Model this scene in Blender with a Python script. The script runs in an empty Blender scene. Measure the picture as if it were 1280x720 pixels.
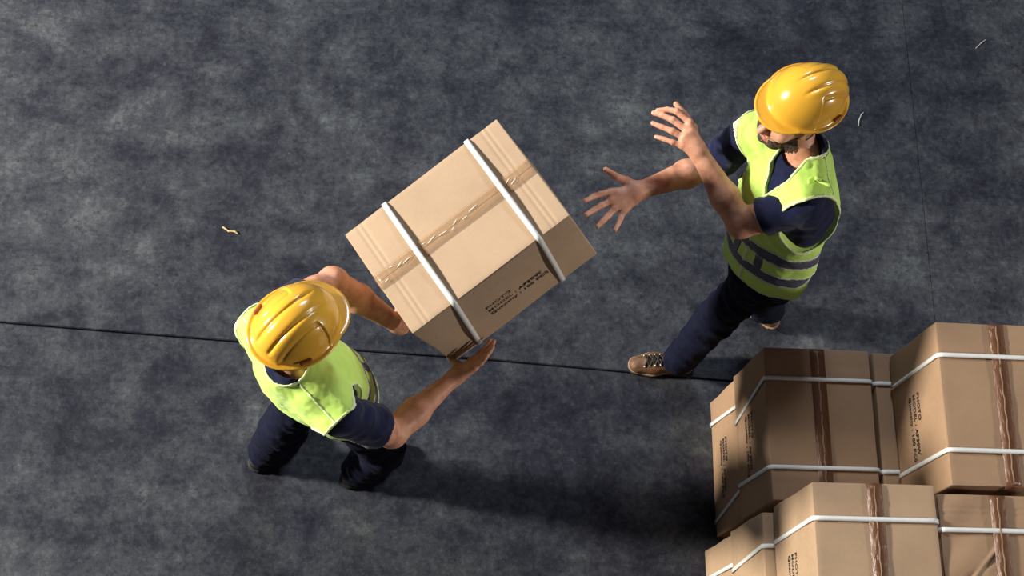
import bpy, bmesh, math, random
import numpy as np
from mathutils import Vector, Matrix

scene = bpy.context.scene
COL = scene.collection
random.seed(4)
PI = math.pi

def V(*a): return np.array(a, dtype=float)
def nrm(a): a = np.asarray(a, float); return a / (np.linalg.norm(a) + 1e-12)

# ------------------------------------------------------------ camera
cam_d = bpy.data.cameras.new('camera'); cam = bpy.data.objects.new('camera', cam_d); COL.objects.link(cam)
cam_d.sensor_width = 36; cam_d.lens = 1800 / 1280 * 36
cam_d.clip_end = 200
CR = Matrix(((0.99120879, -0.04432411, -0.12466156), (0, 0.94221469, -0.33500967), (0.13230696, 0.33206453, 0.93393148)))
cam.matrix_world = Matrix.Translation((0, 0, 5.8)) @ CR.to_4x4()
scene.camera = cam

# ------------------------------------------------------------ world, lamps, exposure
w = bpy.data.worlds.new('warehouse_air'); scene.world = w; w.use_nodes = True
w.node_tree.nodes['Background'].inputs[0].default_value = (0.62, 0.72, 1.0, 1)
w.node_tree.nodes['Background'].inputs[1].default_value = 0.045

def area(name, loc, target, size, watts, col):
    l = bpy.data.lights.new(name, 'AREA'); l.shape = 'DISK'; l.size = size; l.energy = watts; l.color = col
    o = bpy.data.objects.new(name, l); COL.objects.link(o); o.location = loc
    o.rotation_euler = (Vector(target) - Vector(loc)).to_track_quat('-Z', 'Y').to_euler()
    return o
area('flood_lamp', (-7.6, 2.35, 4.05), (0.9, 1.6, 0.9), 0.9, 1850, (1.0, 0.94, 0.84))
area('side_lamp', (8.6, -0.6, 3.7), (0.6, 1.4, 0.9), 0.7, 290, (1.0, 0.93, 0.86))
area('rear_rim_fill', (1.0, 6.5, 6.4), (0.9, 1.6, 0.8), 1.6, 215, (0.80, 0.88, 1.0))  # added cool rim light from the rear to lift arms and shoulders
scene.view_settings.view_transform = 'Standard'; scene.view_settings.look = 'None'
scene.view_settings.exposure = 0.0; scene.view_settings.gamma = 1.0; scene.view_settings.use_curve_mapping = False

# ------------------------------------------------------------ materials
def srgb(r, g, b):
    f = lambda c: (c / 255 / 12.92) if c <= 10 else ((c / 255 + 0.055) / 1.055) ** 2.4
    return (f(r), f(g), f(b), 1)

class NT:
    def __init__(s, name):
        s.m = bpy.data.materials.new(name); s.m.use_nodes = True
        s.t = s.m.node_tree; s.n = s.t.nodes; s.p = s.n['Principled BSDF']
        s.tc = s.n.new('ShaderNodeTexCoord')
    def link(s, a, b): s.t.links.new(a, b)
    def mapping(s, scale=(1, 1, 1), rot=(0, 0, 0), out='Object'):
        m = s.n.new('ShaderNodeMapping'); m.inputs['Scale'].default_value = scale; m.inputs['Rotation'].default_value = rot
        s.link(s.tc.outputs[out], m.inputs[0]); return m.outputs[0]
    def noise(s, scale, detail=4, rough=.55, vec=None, dist=0):
        n = s.n.new('ShaderNodeTexNoise'); n.inputs['Scale'].default_value = scale; n.inputs['Detail'].default_value = detail
        n.inputs['Roughness'].default_value = rough; n.inputs['Distortion'].default_value = dist
        s.link(vec if vec is not None else s.tc.outputs['Object'], n.inputs['Vector']); return n.outputs['Fac']
    def ramp(s, fac, stops):
        r = s.n.new('ShaderNodeValToRGB'); e = r.color_ramp.elements
        e[0].position, e[0].color = stops[0]; e[1].position, e[1].color = stops[-1]
        for p, c in stops[1:-1]:
            k = e.new(p); k.color = c
        s.link(fac, r.inputs[0]); return r.outputs[0]
    def mix(s, fac, a, b, mode='MIX'):
        m = s.n.new('ShaderNodeMix'); m.data_type = 'RGBA'; m.blend_type = mode
        for v, i in ((fac, 0), (a, 6), (b, 7)):
            if hasattr(v, 'is_linked') or hasattr(v, 'links'): s.link(v, m.inputs[i])
            else: m.inputs[i].default_value = v
        return m.outputs[2]
    def math(s, op, a, b=0.0):
        m = s.n.new('ShaderNodeMath'); m.operation = op
        for v, i in ((a, 0), (b, 1)):
            if hasattr(v, 'links'): s.link(v, m.inputs[i])
            else: m.inputs[i].default_value = v
        return m.outputs[0]
    def bump(s, h, strength=.3, dist=.002):
        b = s.n.new('ShaderNodeBump'); b.inputs['Strength'].default_value = strength; b.inputs['Distance'].default_value = dist
        s.link(h, b.inputs['Height']); s.link(b.outputs[0], s.p.inputs['Normal'])
    def base(s, c):
        if hasattr(c, 'links'): s.link(c, s.p.inputs['Base Color'])
        else: s.p.inputs['Base Color'].default_value = c
    def set(s, **k):
        for a, v in k.items(): s.p.inputs[a.replace('_', ' ')].default_value = v

def k(c, f): return (c[0] * f, c[1] * f, c[2] * f, 1)

def simple(name, c, rough, var=.15, scale=30, bump=.0, bscale=200, **kw):
    t = NT(name)
    t.base(t.ramp(t.noise(scale), [(.3, k(c, 1 - var)), (.7, k(c, 1 + var))])); t.set(Roughness=rough)
    if bump: t.bump(t.noise(bscale, 3), bump, .001)
    for a, v in kw.items(): t.p.inputs[a.replace('_', ' ')].default_value = v
    return t.m

def concrete():
    t = NT('concrete')
    big = t.noise(1.1, 6, .62, dist=.4); mid = t.noise(5.5, 8, .72, dist=.3); fine = t.noise(38, 6, .75)
    stretch = t.noise(2.2, 7, .7, vec=t.mapping((.55, 2.2, 1)), dist=.6)
    f = t.math('ADD', t.math('MULTIPLY', big, .30), t.math('MULTIPLY', mid, .32))
    f = t.math('ADD', f, t.math('MULTIPLY', stretch, .16)); f = t.math('ADD', f, t.math('MULTIPLY', fine, .22))
    c = t.ramp(f, [(.405, (.0050, .0060, .0140, 1)), (.465, (.0185, .021, .033, 1)), (.535, (.048, .0535, .064, 1)), (.62, (.120, .131, .135, 1))])
    specks = t.ramp(t.noise(26, 10, .95), [(.40, (.03, .03, .07, 1)), (.475, (1, 1, 1, 1))])
    c = t.mix(.8, c, specks, 'MULTIPLY')
    pale = t.ramp(t.noise(30, 9, .85, vec=t.mapping((1, 1, 1), (.3, .5, .2))), [(.56, (0, 0, 0, 1)), (.70, (.045, .050, .050, 1))])
    c = t.mix(1.0, c, pale, 'ADD')
    cw = t.n.new('ShaderNodeTexVoronoi'); cw.feature = 'DISTANCE_TO_EDGE'; cw.inputs['Scale'].default_value = .9
    wv = t.n.new('ShaderNodeVectorMath'); wv.operation = 'ADD'
    nn = t.n.new('ShaderNodeTexNoise'); nn.inputs['Scale'].default_value = 2.2; nn.inputs['Detail'].default_value = 6
    t.link(t.tc.outputs['Object'], nn.inputs['Vector']); t.link(t.tc.outputs['Object'], wv.inputs[0]); t.link(nn.outputs['Color'], wv.inputs[1])
    t.link(wv.outputs[0], cw.inputs['Vector'])
    cr = t.ramp(cw.outputs['Distance'], [(.0, (.35, .35, .38, 1)), (.006, (1, 1, 1, 1))])
    c = t.mix(t.math('MULTIPLY', t.noise(1.7, 2), .8), c, t.mix(1.0, c, cr, 'MULTIPLY'))
    t.base(c)
    t.link(t.ramp(mid, [(.35, (.80,) * 3 + (1,)), (.65, (.62,) * 3 + (1,))]), t.p.inputs['Roughness'])
    t.set(Specular_IOR_Level=.25)
    t.bump(t.math('ADD', t.math('MULTIPLY', mid, .6), t.math('MULTIPLY', fine, .5)), .55, .006)
    return t.m

def cardboard(name, c):
    t = NT(name)
    fib = t.noise(60, 5, .7, vec=t.mapping((1, 9, 1))); blot = t.noise(3.5, 5, .6); grain = t.noise(420, 2)
    f = t.math('ADD', t.math('MULTIPLY', blot, .5), t.math('ADD', t.math('MULTIPLY', fib, .3), t.math('MULTIPLY', grain, .2)))
    t.base(t.ramp(f, [(.32, k(c, .80)), (.5, c), (.68, k(c, 1.14))])); t.set(Roughness=.82, Specular_IOR_Level=.2)
    t.bump(t.math('ADD', fib, t.math('MULTIPLY', blot, 2.0)), .22, .002)
    return t.m

def tape_mat(name, c, alpha):
    t = NT(name)
    t.base(c); t.set(Roughness=.22, Alpha=alpha, Specular_IOR_Level=.6)
    wr = t.noise(34, 4, .6, vec=t.mapping((1, 3, 1)), dist=.8)
    t.bump(wr, .8, .004)
    return t.m

def hivis():
    t = NT('lime_fabric')
    c = (.60, .88, .17, 1)
    w1 = t.noise(900, 2); f = t.noise(9, 4)
    t.base(t.ramp(f, [(.3, k(c, .93)), (.7, k(c, 1.05))])); t.set(Roughness=.75, Specular_IOR_Level=.25, Sheen_Weight=.15)
    t.bump(t.math('ADD', w1, t.math('MULTIPLY', t.noise(26, 4), 3.0)), .25, .003)
    return t.m

def skin_mat():
    t = NT('skin')
    f = t.noise(22, 6, .65); fine = t.noise(160, 4)
    t.base(t.ramp(f, [(.3, srgb(190, 124, 96)), (.5, srgb(216, 156, 126)), (.72, srgb(228, 174, 144))]))
    t.set(Roughness=.48, Specular_IOR_Level=.4, Subsurface_Weight=.12, Subsurface_Scale=.012)
    t.p.inputs['Subsurface Radius'].default_value = (1, .35, .2)
    t.bump(t.math('ADD', fine, t.math('MULTIPLY', f, 1.5)), .2, .0015)
    return t.m

M = {}
M['concrete'] = concrete()
M['joint'] = simple('joint_filler', (.018, .019, .022, 1), .9)
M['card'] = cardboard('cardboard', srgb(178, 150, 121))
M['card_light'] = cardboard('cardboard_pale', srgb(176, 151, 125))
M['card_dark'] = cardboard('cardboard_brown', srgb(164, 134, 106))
M['card_core'] = simple('cardboard_core', srgb(120, 84, 56), .9)
M['tape_clear'] = tape_mat('clear_tape', srgb(190, 154, 116), .26)
M['tape_brown'] = tape_mat('brown_tape', srgb(120, 78, 52), .62)
M['strap'] = simple('white_strapping', (.78, .79, .76, 1), .42, .05, 60, .15, 400)
M['ink'] = simple('black_ink', (.018, .013, .012, 1), .8, .2, 150)
M['lime'] = hivis()
M['piping'] = simple('pale_piping', (.72, .86, .42, 1), .6, .06, 40)
M['reflect'] = simple('grey_reflective', (.085, .09, .12, 1), .38, .15, 90, .2, 500)
M['white_edge'] = simple('white_trim', (.70, .75, .66, 1), .55, .05)
M['navy'] = simple('navy_jersey', (.0048, .0080, .038, 1), .85, .25, 40, .35, 700, Sheen_Weight=.12, Specular_IOR_Level=.2)
M['trouser'] = simple('navy_twill', (.0024, .0038, .0165, 1), .85, .25, 30, .35, 600, Specular_IOR_Level=.2)
M['yellow'] = simple('yellow_plastic', (.80, .42, .040, 1), .24, .04, 12, .04, 60, Coat_Weight=.5, Coat_Roughness=.12)
M['slot'] = simple('amber_slot', (.28, .075, .012, 1), .5)
M['band'] = simple('orange_band', (.55, .16, .02, 1), .6)
M['skin'] = skin_mat()
M['lip'] = simple('lip', srgb(176, 92, 80), .45, .1, 60)
M['beard'] = simple('dark_stubble', (.060, .034, .022, 1), .8, .5, 260, .6, 900)
M['hair'] = simple('dark_hair', (.022, .013, .009, 1), .65, .4, 150, .6, 700)
M['eye'] = simple('eye_white', (.75, .72, .68, 1), .2, .03)
M['iris'] = simple('brown_iris', (.03, .015, .008, 1), .15)
M['teeth'] = simple('teeth', (.75, .70, .60, 1), .3, .05)
M['mouth'] = simple('mouth_lining', (.06, .012, .010, 1), .5)
M['boot'] = simple('brown_leather', srgb(104, 74, 52), .55, .25, 40, .3, 260)
M['boot_dark'] = simple('black_leather', (.016, .014, .014, 1), .5, .2, 40, .3, 260)
M['sole'] = simple('black_rubber', (.012, .012, .014, 1), .7, .2, 60)
M['welt'] = simple('tan_welt', srgb(150, 122, 94), .7)
M['lace'] = simple('dark_lace', (.02, .016, .014, 1), .7)
M['eyelet'] = simple('steel_eyelet', (.6, .58, .55, 1), .3, .05, Metallic=.9)
M['straw'] = simple('dry_straw', srgb(206, 176, 122), .8)
M['scrap'] = simple('pale_film', (.42, .43, .42, 1), .5)

# ------------------------------------------------------------ object helpers
def empty(name, loc, label=None, cat=None, group=None, kind=None, rot=None):
    o = bpy.data.objects.new(name, None); COL.objects.link(o); o.empty_display_size = .1
    if rot is not None: o.matrix_world = Matrix.Translation(loc) @ rot.to_4x4()
    else: o.location = loc
    if label: o['label'] = label
    if cat: o['category'] = cat
    if group: o['group'] = group
    if kind: o['kind'] = kind
    return o
def mesh_from(name, verts, faces, mats, smooth=False, midx=None):
    me = bpy.data.meshes.new(name); me.from_pydata([tuple(v) for v in verts], [], faces)
    for m in (mats if isinstance(mats, (list, tuple)) else [mats]): me.materials.append(m)
    if midx is not None: me.polygons.foreach_set('material_index', midx)
    me.polygons.foreach_set('use_smooth', [smooth] * len(me.polygons)); me.update()
    return me
def link(name, me, parent=None, label=None):
    o = bpy.data.objects.new(name, me); COL.objects.link(o)
    if parent is not None: o.parent = parent
    if label: o['label'] = label
    return o
def ORG(o):                                         # world origin of the thing a part belongs to
    while o.parent: o = o.parent
    return np.array(o.location)

# ------------------------------------------------------------ sculpting in a distance field
_rs = np.random.RandomState(7)
PERM = np.concatenate([_rs.permutation(256)] * 2).astype(np.int32)
GR = _rs.normal(size=(256, 3)); GR = (GR / np.linalg.norm(GR, axis=1)[:, None]).astype(np.float32)
def vnoise(x, y, z):                                # gradient noise, about -0.5 .. 0.5
    xi, yi, zi = np.floor(x), np.floor(y), np.floor(z)
    fx, fy, fz = x - xi, y - yi, z - zi
    ix, iy, iz = (q.astype(np.int32) & 255 for q in (xi, yi, zi))
    u, v, w_ = (t * t * t * (t * (t * 6 - 15) + 10) for t in (fx, fy, fz))
    def g(i, j, l):
        h = PERM[PERM[PERM[(ix + i) & 255] + ((iy + j) & 255)] + ((iz + l) & 255)]
        q = GR[h]; return q[..., 0] * (fx - i) + q[..., 1] * (fy - j) + q[..., 2] * (fz - l)
    L = lambda p, q, t: p + (q - p) * t
    return L(L(L(g(0, 0, 0), g(1, 0, 0), u), L(g(0, 1, 0), g(1, 1, 0), u), v), L(L(g(0, 0, 1), g(1, 0, 1), u), L(g(0, 1, 1), g(1, 1, 1), u), v), w_)

def cap(a, b, ra, rb, axis=None, s=1.0):            # tapered capsule, optionally flattened along an axis
    a, b = np.asarray(a, float), np.asarray(b, float)
    r = max(ra, rb); lo, hi = np.minimum(a, b) - r, np.maximum(a, b) + r
    ax = nrm(axis) if axis is not None else None
    def sq(p):
        return p if ax is None else p + ax * (p @ ax) * (1 / s - 1)
    ba = sq(b - a); bb = float(ba @ ba) + 1e-9
    def f(X, Y, Z):
        px, py, pz = X - a[0], Y - a[1], Z - a[2]
        if ax is not None:
            t = (px * ax[0] + py * ax[1] + pz * ax[2]) * (1 / s - 1)
            px, py, pz = px + ax[0] * t, py + ax[1] * t, pz + ax[2] * t
        h = np.clip((px * ba[0] + py * ba[1] + pz * ba[2]) / bb, 0, 1)
        d = np.sqrt((px - ba[0] * h) ** 2 + (py - ba[1] * h) ** 2 + (pz - ba[2] * h) ** 2) - (ra + (rb - ra) * h)
        return d if ax is None else d * (.5 + .5 * s)
    return f, lo, hi
def ell(c, r, fr):                                  # ellipsoid in a frame (rows are axes)
    c = np.asarray(c, float); fr = np.asarray(fr, float); R = max(r)
    def f(X, Y, Z):
        q = [(X - c[0]) * A[0] + (Y - c[1]) * A[1] + (Z - c[2]) * A[2] for A in fr]
        k0 = np.sqrt(sum((q[i] / r[i]) ** 2 for i in range(3))) + 1e-6
        k1 = np.sqrt(sum((q[i] / r[i] ** 2) ** 2 for i in range(3))) + 1e-6
        return k0 * (k0 - 1) / k1
    return f, c - R, c + R
def ball(c, r): return cap(c, c, r, r)
class Vol:
    def __init__(s, lo, hi, h):
        s.lo = np.asarray(lo, float); s.h = h
        n = np.ceil((np.asarray(hi, float) - s.lo) / h).astype(int) + 1
        s.d = np.full(n, .2, np.float32)
        s.g = [(s.lo[i] + h * np.arange(n[i])).astype(np.float32) for i in range(3)]
    def win(s, lo, hi, pad):
        sl = []
        for i in range(3):
            a = max(0, int((lo[i] - pad - s.lo[i]) / s.h)); b = min(len(s.g[i]), int((hi[i] + pad - s.lo[i]) / s.h) + 2)
            sl.append(slice(a, max(a, b)))
        X = s.g[0][sl[0]][:, None, None]; Y = s.g[1][sl[1]][None, :, None]; Z = s.g[2][sl[2]][None, None, :]
        return tuple(sl), X, Y, Z
    def add(s, prim, k=.02, pad=.05):
        f, lo, hi = prim; sl, X, Y, Z = s.win(lo, hi, pad)
        if 0 in s.d[sl].shape: return s
        b = f(X, Y, Z); a = s.d[sl]
        if k > 0:
            h = np.clip(.5 + .5 * (a - b) / k, 0, 1); s.d[sl] = a * h * -1 + a + b * h - k * h * (1 - h)
        else: s.d[sl] = np.minimum(a, b)
        return s
    def sub(s, prim, k=.008, pad=.03):
        f, lo, hi = prim; sl, X, Y, Z = s.win(lo, hi, pad)
        if 0 in s.d[sl].shape: return s
        b = -f(X, Y, Z); a = s.d[sl]
        h = np.clip(.5 - .5 * (a - b) / k, 0, 1); s.d[sl] = a + (b - a) * h + k * h * (1 - h)
        return s
    def all(s): return s.g[0][:, None, None], s.g[1][None, :, None], s.g[2][None, None, :]
    def keep(s, fn):                                 # keep where fn < 0
        s.d = np.maximum(s.d, fn(*s.all()).astype(np.float32)); return s
    def wrinkle(s, fn, band=.03):
        m = np.nonzero(np.abs(s.d) < band)
        s.d[m] += fn(s.g[0][m[0]], s.g[1][m[1]], s.g[2][m[2]]).astype(np.float32); return s
    def copy(s):
        o = Vol.__new__(Vol); o.lo, o.h, o.g, o.d = s.lo, s.h, s.g, s.d.copy(); return o
    def mesh(s, name, mats, org, mfn=None):
        d = s.d; S = d < 0
        c = np.zeros([n - 1 for n in d.shape], np.uint8)
        for i in (0, 1):
            for j in (0, 1):
                for l in (0, 1):
                    c += S[i:d.shape[0] - 1 + i, j:d.shape[1] - 1 + j, l:d.shape[2] - 1 + l]
        act = np.nonzero((c > 0) & (c < 8)); del c
        N = len(act[0]); ny, nz = d.shape[1], d.shape[2]
        flat = (act[0].astype(np.int64) * ny + act[1]) * nz + act[2]
        cor = {}
        for i in (0, 1):
            for j in (0, 1):
                for l in (0, 1): cor[i, j, l] = d[act[0] + i, act[1] + j, act[2] + l]
        P = np.zeros((N, 3)); W = np.zeros(N)
        for ax in range(3):
            for u in (0, 1):
                for v in (0, 1):
                    k0 = [u, v]; k0.insert(ax, 0); k1 = [u, v]; k1.insert(ax, 1)
                    a, b = cor[tuple(k0)], cor[tuple(k1)]
                    m = (a < 0) != (b < 0); t = np.where(m, a / np.where(m, a - b, 1), 0)
                    q = np.empty((N, 3)); o = [i for i in range(3) if i != ax]
                    q[:, ax] = t; q[:, o[0]] = u; q[:, o[1]] = v
                    P += q * m[:, None]; W += m
        P = (P / W[:, None] + np.stack(act, 1)) * s.h + s.lo - org
        quads = []
        for ax in range(3):
            lo = [slice(1, -1)] * 3; lo[ax] = slice(0, -1); hi = list(lo); hi[ax] = slice(1, None)
            A, B = S[tuple(lo)], S[tuple(hi)]
            e = np.nonzero(A != B); up = A[e]
            g = [e[i] + (0 if i == ax else 1) for i in range(3)]
            o = [(ax + 1) % 3, (ax + 2) % 3]
            ids = []
            for du, dv in ((0, 0), (1, 0), (1, 1), (0, 1)):
                q = [x.astype(np.int64) for x in g]; q[o[0]] = q[o[0]] - 1 + du; q[o[1]] = q[o[1]] - 1 + dv
                ids.append(np.searchsorted(flat, (q[0] * ny + q[1]) * nz + q[2]))
            Q = np.stack(ids, 1); Q[~up] = Q[~up][:, ::-1]; quads.append(Q)
        Q = np.concatenate(quads); n = len(Q)
        me = bpy.data.meshes.new(name); me.vertices.add(N); me.vertices.foreach_set('co', P.astype(np.float32).ravel())
        me.loops.add(n * 4); me.loops.foreach_set('vertex_index', Q.astype(np.int32).ravel())
        me.polygons.add(n); me.polygons.foreach_set('loop_start', np.arange(0, n * 4, 4, dtype=np.int32))
        for m in (mats if isinstance(mats, (list, tuple)) else [mats]): me.materials.append(m)
        if mfn is not None and n:
            me.polygons.foreach_set('material_index', mfn(P[Q].mean(1) + org).astype(np.int32))
        me.update(calc_edges=True); me.polygons.foreach_set('use_smooth', np.ones(n, bool)); me.update()
        return me

def main_piece(o):                                  # drop crumbs: keep the largest connected piece
    bm = bmesh.new(); bm.from_mesh(o.data); seen = set(); isl = []
    for v in bm.verts:
        if v in seen: continue
        st, cur = [v], []; seen.add(v)
        while st:
            q = st.pop(); cur.append(q)
            for e in q.link_edges:
                n = e.other_vert(q)
                if n not in seen: seen.add(n); st.append(n)
        isl.append(cur)
    isl.sort(key=len)
    bmesh.ops.delete(bm, geom=[v for c in isl[:-1] for v in c], context='VERTS')
    bm.to_mesh(o.data); bm.free(); return o
def sculpt(name, vol, mats, parent, mfn=None, label=None):
    return link(name, vol.mesh(name, mats, ORG(parent), mfn), parent, label)

# ------------------------------------------------------------ floor
fl = empty('floor', (0, 0, 0), kind='structure')
def slab(x0, x1, ya, yb, ga=.0028, gx=.0005):                           # ya, yb: functions giving the lower and upper edge
    xs = np.linspace(x0, x1, 9); g = ga; b = .004
    v, f = [], []
    for i, x in enumerate(xs):
        lo, hi = ya(x) + g, yb(x) - g
        ex = (gx if i == 0 else (-gx if i == len(xs) - 1 else 0)); bx = (.001 if i == 0 else (-.001 if i == len(xs) - 1 else 0))
        v += [(x + ex, lo, -.15), (x + ex, lo, -.006), (x + ex + bx, lo + b, 0), (x + ex + bx, hi - b, 0), (x + ex, hi, -.006), (x + ex, hi, -.15)]
    for i in range(len(xs) - 1):
        a = i * 6
        for j in range(5): f.append((a + j, a + 6 + j, a + 7 + j, a + 1 + j))
    f.append((0, 1, 2, 3, 4, 5)); e = (len(xs) - 1) * 6; f.append((e + 5, e + 4, e + 3, e + 2, e + 1, e))
    return mesh_from('concrete_slab', v, f, M['concrete'])
JY = lambda x: 1.836 - .0441 * (x + 1.33) + .006 * math.sin(2.1 * x)
for x0, x1, a, b in ((-5.2, 2.68, JY, lambda x: 7.2), (2.68, 8.5, JY, lambda x: 7.2), (-5.2, 2.68, lambda x: -3.6, JY), (2.68, 8.5, lambda x: -3.6, JY)):
    link('concrete_slab', slab(x0, x1, a, b), fl)
link('joint_bed', mesh_from('joint_bed', [(-5.2, -3.6, -.14), (8.5, -3.6, -.14), (8.5, 7.2, -.14), (-5.2, 7.2, -.14), (-5.2, -3.6, -.022), (8.5, -3.6, -.022), (8.5, 7.2, -.022), (-5.2, 7.2, -.022)],
     [(4, 5, 6, 7), (0, 3, 2, 1)], M['joint']), fl)

# ------------------------------------------------------------ cartons
def gridline(half, r, n):
    return [-half, -half + r * .35, -half + r] + [(-half + r) + (2 * (half - r)) * i / n for i in range(1, n)] + [half - r, half - r * .35, half]
def round_box(sx, sy, sz, r, n, disp=None):
    """A box of many quads with rounded edges; disp moves its points."""
    H = (sx / 2, sy / 2, sz / 2); G = [gridline(H[i], r, n[i]) for i in range(3)]
    key = {}; V_, F_ = [], []
    def vid(p):
        q = tuple(round(c, 6) for c in p)
        if q not in key:
            c = [min(max(q[i], -H[i] + r), H[i] - r) for i in range(3)]
            d = np.array(q) - np.array(c); l = np.linalg.norm(d)
            if l > 0: d = d / l * r
            key[q] = len(V_); V_.append(np.array(c) + d)
        return key[q]
    for ax in range(3):
        u, v = (ax + 1) % 3, (ax + 2) % 3
        for sgn in (-1, 1):
            for i in range(len(G[u]) - 1):
                for j in range(len(G[v]) - 1):
                    q = []
                    for a, b in ((i, j), (i + 1, j), (i + 1, j + 1), (i, j + 1)):
                        p = [0, 0, 0]; p[ax] = sgn * H[ax]; p[u] = G[u][a]; p[v] = G[v][b]; q.append(vid(p))
                    F_.append(q if sgn > 0 else q[::-1])
    if disp: V_ = [disp(p) for p in V_]
    return V_, F_
def ribbon(path, nor, width_dir, w, th):
    v, f = [], []
    wd = np.asarray(width_dir, float)
    for p, n in zip(path, nor):
        p, n = np.asarray(p, float), np.asarray(n, float)
        v += [p - wd * w / 2, p + wd * w / 2, p + wd * w / 2 + n * th, p - wd * w / 2 + n * th]
    for i in range(len(path) - 1):
        a = i * 4
        for j in range(4): f.append((a + j, a + (j + 1) % 4, a + 4 + (j + 1) % 4, a + 4 + j))
    f.append((3, 2, 1, 0)); e = (len(path) - 1) * 4; f.append((e, e + 1, e + 2, e + 3))
    return v, f
TXT = None
def lettering_mesh():
    global TXT
    if TXT: return TXT
    cu = bpy.data.curves.new('lettering', 'FONT'); cu.body = 'PHOTO\nMODEL : AP30W\nQuantity : 100 PCS'
    cu.size = .028; cu.space_line = 1.25; cu.align_x = 'LEFT'; cu.extrude = .0003; cu.offset = .0006; cu.space_character = 1.08
    o = bpy.data.objects.new('lettering', cu); COL.objects.link(o); bpy.context.view_layer.update()
    TXT = bpy.data.meshes.new_from_object(o.evaluated_get(bpy.context.evaluated_depsgraph_get())); TXT.name = 'printed_lettering'
    bpy.data.objects.remove(o); TXT.materials.clear(); TXT.materials.append(M['ink'])
    return TXT

def carton(label, cat_loc, rot, L, W, H, seed, card='card', tape='tape_brown', group=None, straps=(-.29, .29), slack=0.0, slants=(0, 0), crush=False, lift=0.0, text=True, detail=True):
    """Origin at the middle of the bottom face; local x along the tape, -y is the printed face."""
    rnd = random.Random(seed)
    root = empty('cardboard_box', cat_loc, label, 'box', group, rot=rot)
    T = .004; hb = H - T; ph = rnd.random() * 9
    def body_disp(p):
        x, y, z = p; s = 1
        bx = math.cos(PI * max(-1, min(1, 2 * y / W)) / 2) * math.cos(PI * z / hb)
        by = math.cos(PI * x / L) * math.cos(PI * z / hb)
        n = .0016 * math.sin(9 * x + ph) * math.sin(11 * y + 2 * ph) + .0010 * math.sin(23 * z + 13 * x + ph)
        q = np.array((x + np.sign(x) * (.003 * bx + n) * (abs(x) > L * .45), y + np.sign(y) * (.004 * by + n) * (abs(y) > W * .45), z))
        return q + (0, 0, hb / 2)
    v, f = round_box(L, W, hb, .006, (9, 7, 7), body_disp)
    link('carton_body', mesh_from('carton_body', v, f, M[card], True), root)
    for sd in (-1, 1):                               # the two long flaps that meet under the tape
        tilt = rnd.uniform(.000, .004) + lift
        def flap_disp(p, sd=sd):
            x, y, z = p; yy = y + sd * W / 4
            e = -.0022 * sum(math.exp(-((abs(x) - L / 2 + o) / .0045) ** 2) for o in (.048, .066))
            zz = z + e + tilt * (1 - abs(yy) / (W / 2)) + .0010 * math.sin(17 * x + ph) * math.sin(19 * yy + ph)
            if crush:
                u, w_ = x + L / 2, yy + W / 2
                zz -= .009 * max(0, 1 - (abs(x - L * .28) + abs(yy + W * .38)) / .20)
                zz += .009 * math.exp(-((x - .10 + 1.1 * (yy + W / 2)) / .008) ** 2) * (yy < 0) - .005 * math.exp(-((x - .05 + .7 * (yy + W / 2)) / .011) ** 2) * (yy < 0)
                zz += .004 * math.sin(31 * x + 22 * yy) * math.exp(-((yy + W * .35) / .09) ** 2)
            return np.array((x, yy, zz))
        v, f = round_box(L - .002, W / 2 - .0022, T, .0018, (150 if slack else 90 if crush else 44, 40 if crush else 12, 1), flap_disp)
        o = link('top_flap', mesh_from('top_flap', v, f, M[card], True), root); o.location = (0, 0, hb + T / 2 + .0004 + (.008 if crush else 0))
    z = H + .0070 + lift + (.012 if crush else 0)
    p, n = [], []
    r = .008; ov = .065
    xs = [-L / 2 - .0035] * 2; zs = [H - ov, H - .012]
    pts = [((-L / 2 - .0035, 0, H - ov), (-1, 0, 0)), ((-L / 2 - .0035, 0, H - .012), (-1, 0, 0)), ((-L / 2 + .004, 0, z), (-.7, 0, .7))]
    pts += [((-L / 2 + .02 + (L - .04) * i / 12, 0, z + .0008 * math.sin(i * 1.9 + ph)), (0, 0, 1)) for i in range(13)]
    pts += [((L / 2 - .004, 0, z), (.7, 0, .7)), ((L / 2 + .0035, 0, H - .012), (1, 0, 0)), ((L / 2 + .0035, 0, H - ov), (1, 0, 0))]
    v, f = ribbon([a for a, b in pts], [b for a, b in pts], (0, 1, 0), .056, .0005)
    link('packing_tape', mesh_from('packing_tape', v, f, M[tape], True), root)
    seam = [((-L / 2 + .01 + (L - .02) * i / 30, .003 * math.sin(i * 1.7 + ph) * .6, z + .0008 + .0006 * math.sin(i * 2.3)), (0, 0, 1)) for i in range(31)]
    v, f = ribbon([a for a, b in seam], [b for a, b in seam], (0, 1, 0), .005, .0006)
    link('tape_crease_or_glint', mesh_from('tape_crease_or_glint', v, f, M['strap'] if tape == 'tape_clear' else M['welt'], True), root, 'pale wrinkle along the tape over the seam') if not tape == 'tape_clear' else None
    if tape == 'tape_clear':                         # pale slivers painted as highlights on the tape wrinkles
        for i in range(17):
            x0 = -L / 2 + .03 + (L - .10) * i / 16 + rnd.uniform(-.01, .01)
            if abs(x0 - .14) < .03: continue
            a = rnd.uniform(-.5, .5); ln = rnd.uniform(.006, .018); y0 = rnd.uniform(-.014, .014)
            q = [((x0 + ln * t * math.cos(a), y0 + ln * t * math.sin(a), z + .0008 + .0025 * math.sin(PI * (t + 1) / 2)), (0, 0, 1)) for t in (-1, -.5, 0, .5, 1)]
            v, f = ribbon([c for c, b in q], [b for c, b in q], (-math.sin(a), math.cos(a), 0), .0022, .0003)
            link('tape_crease_or_glint', mesh_from('tape_crease_or_glint', v, f, M['tape_shine'], True), root, 'painted pale highlight on a wrinkle of the clear tape' if i == 0 else None)
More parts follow.
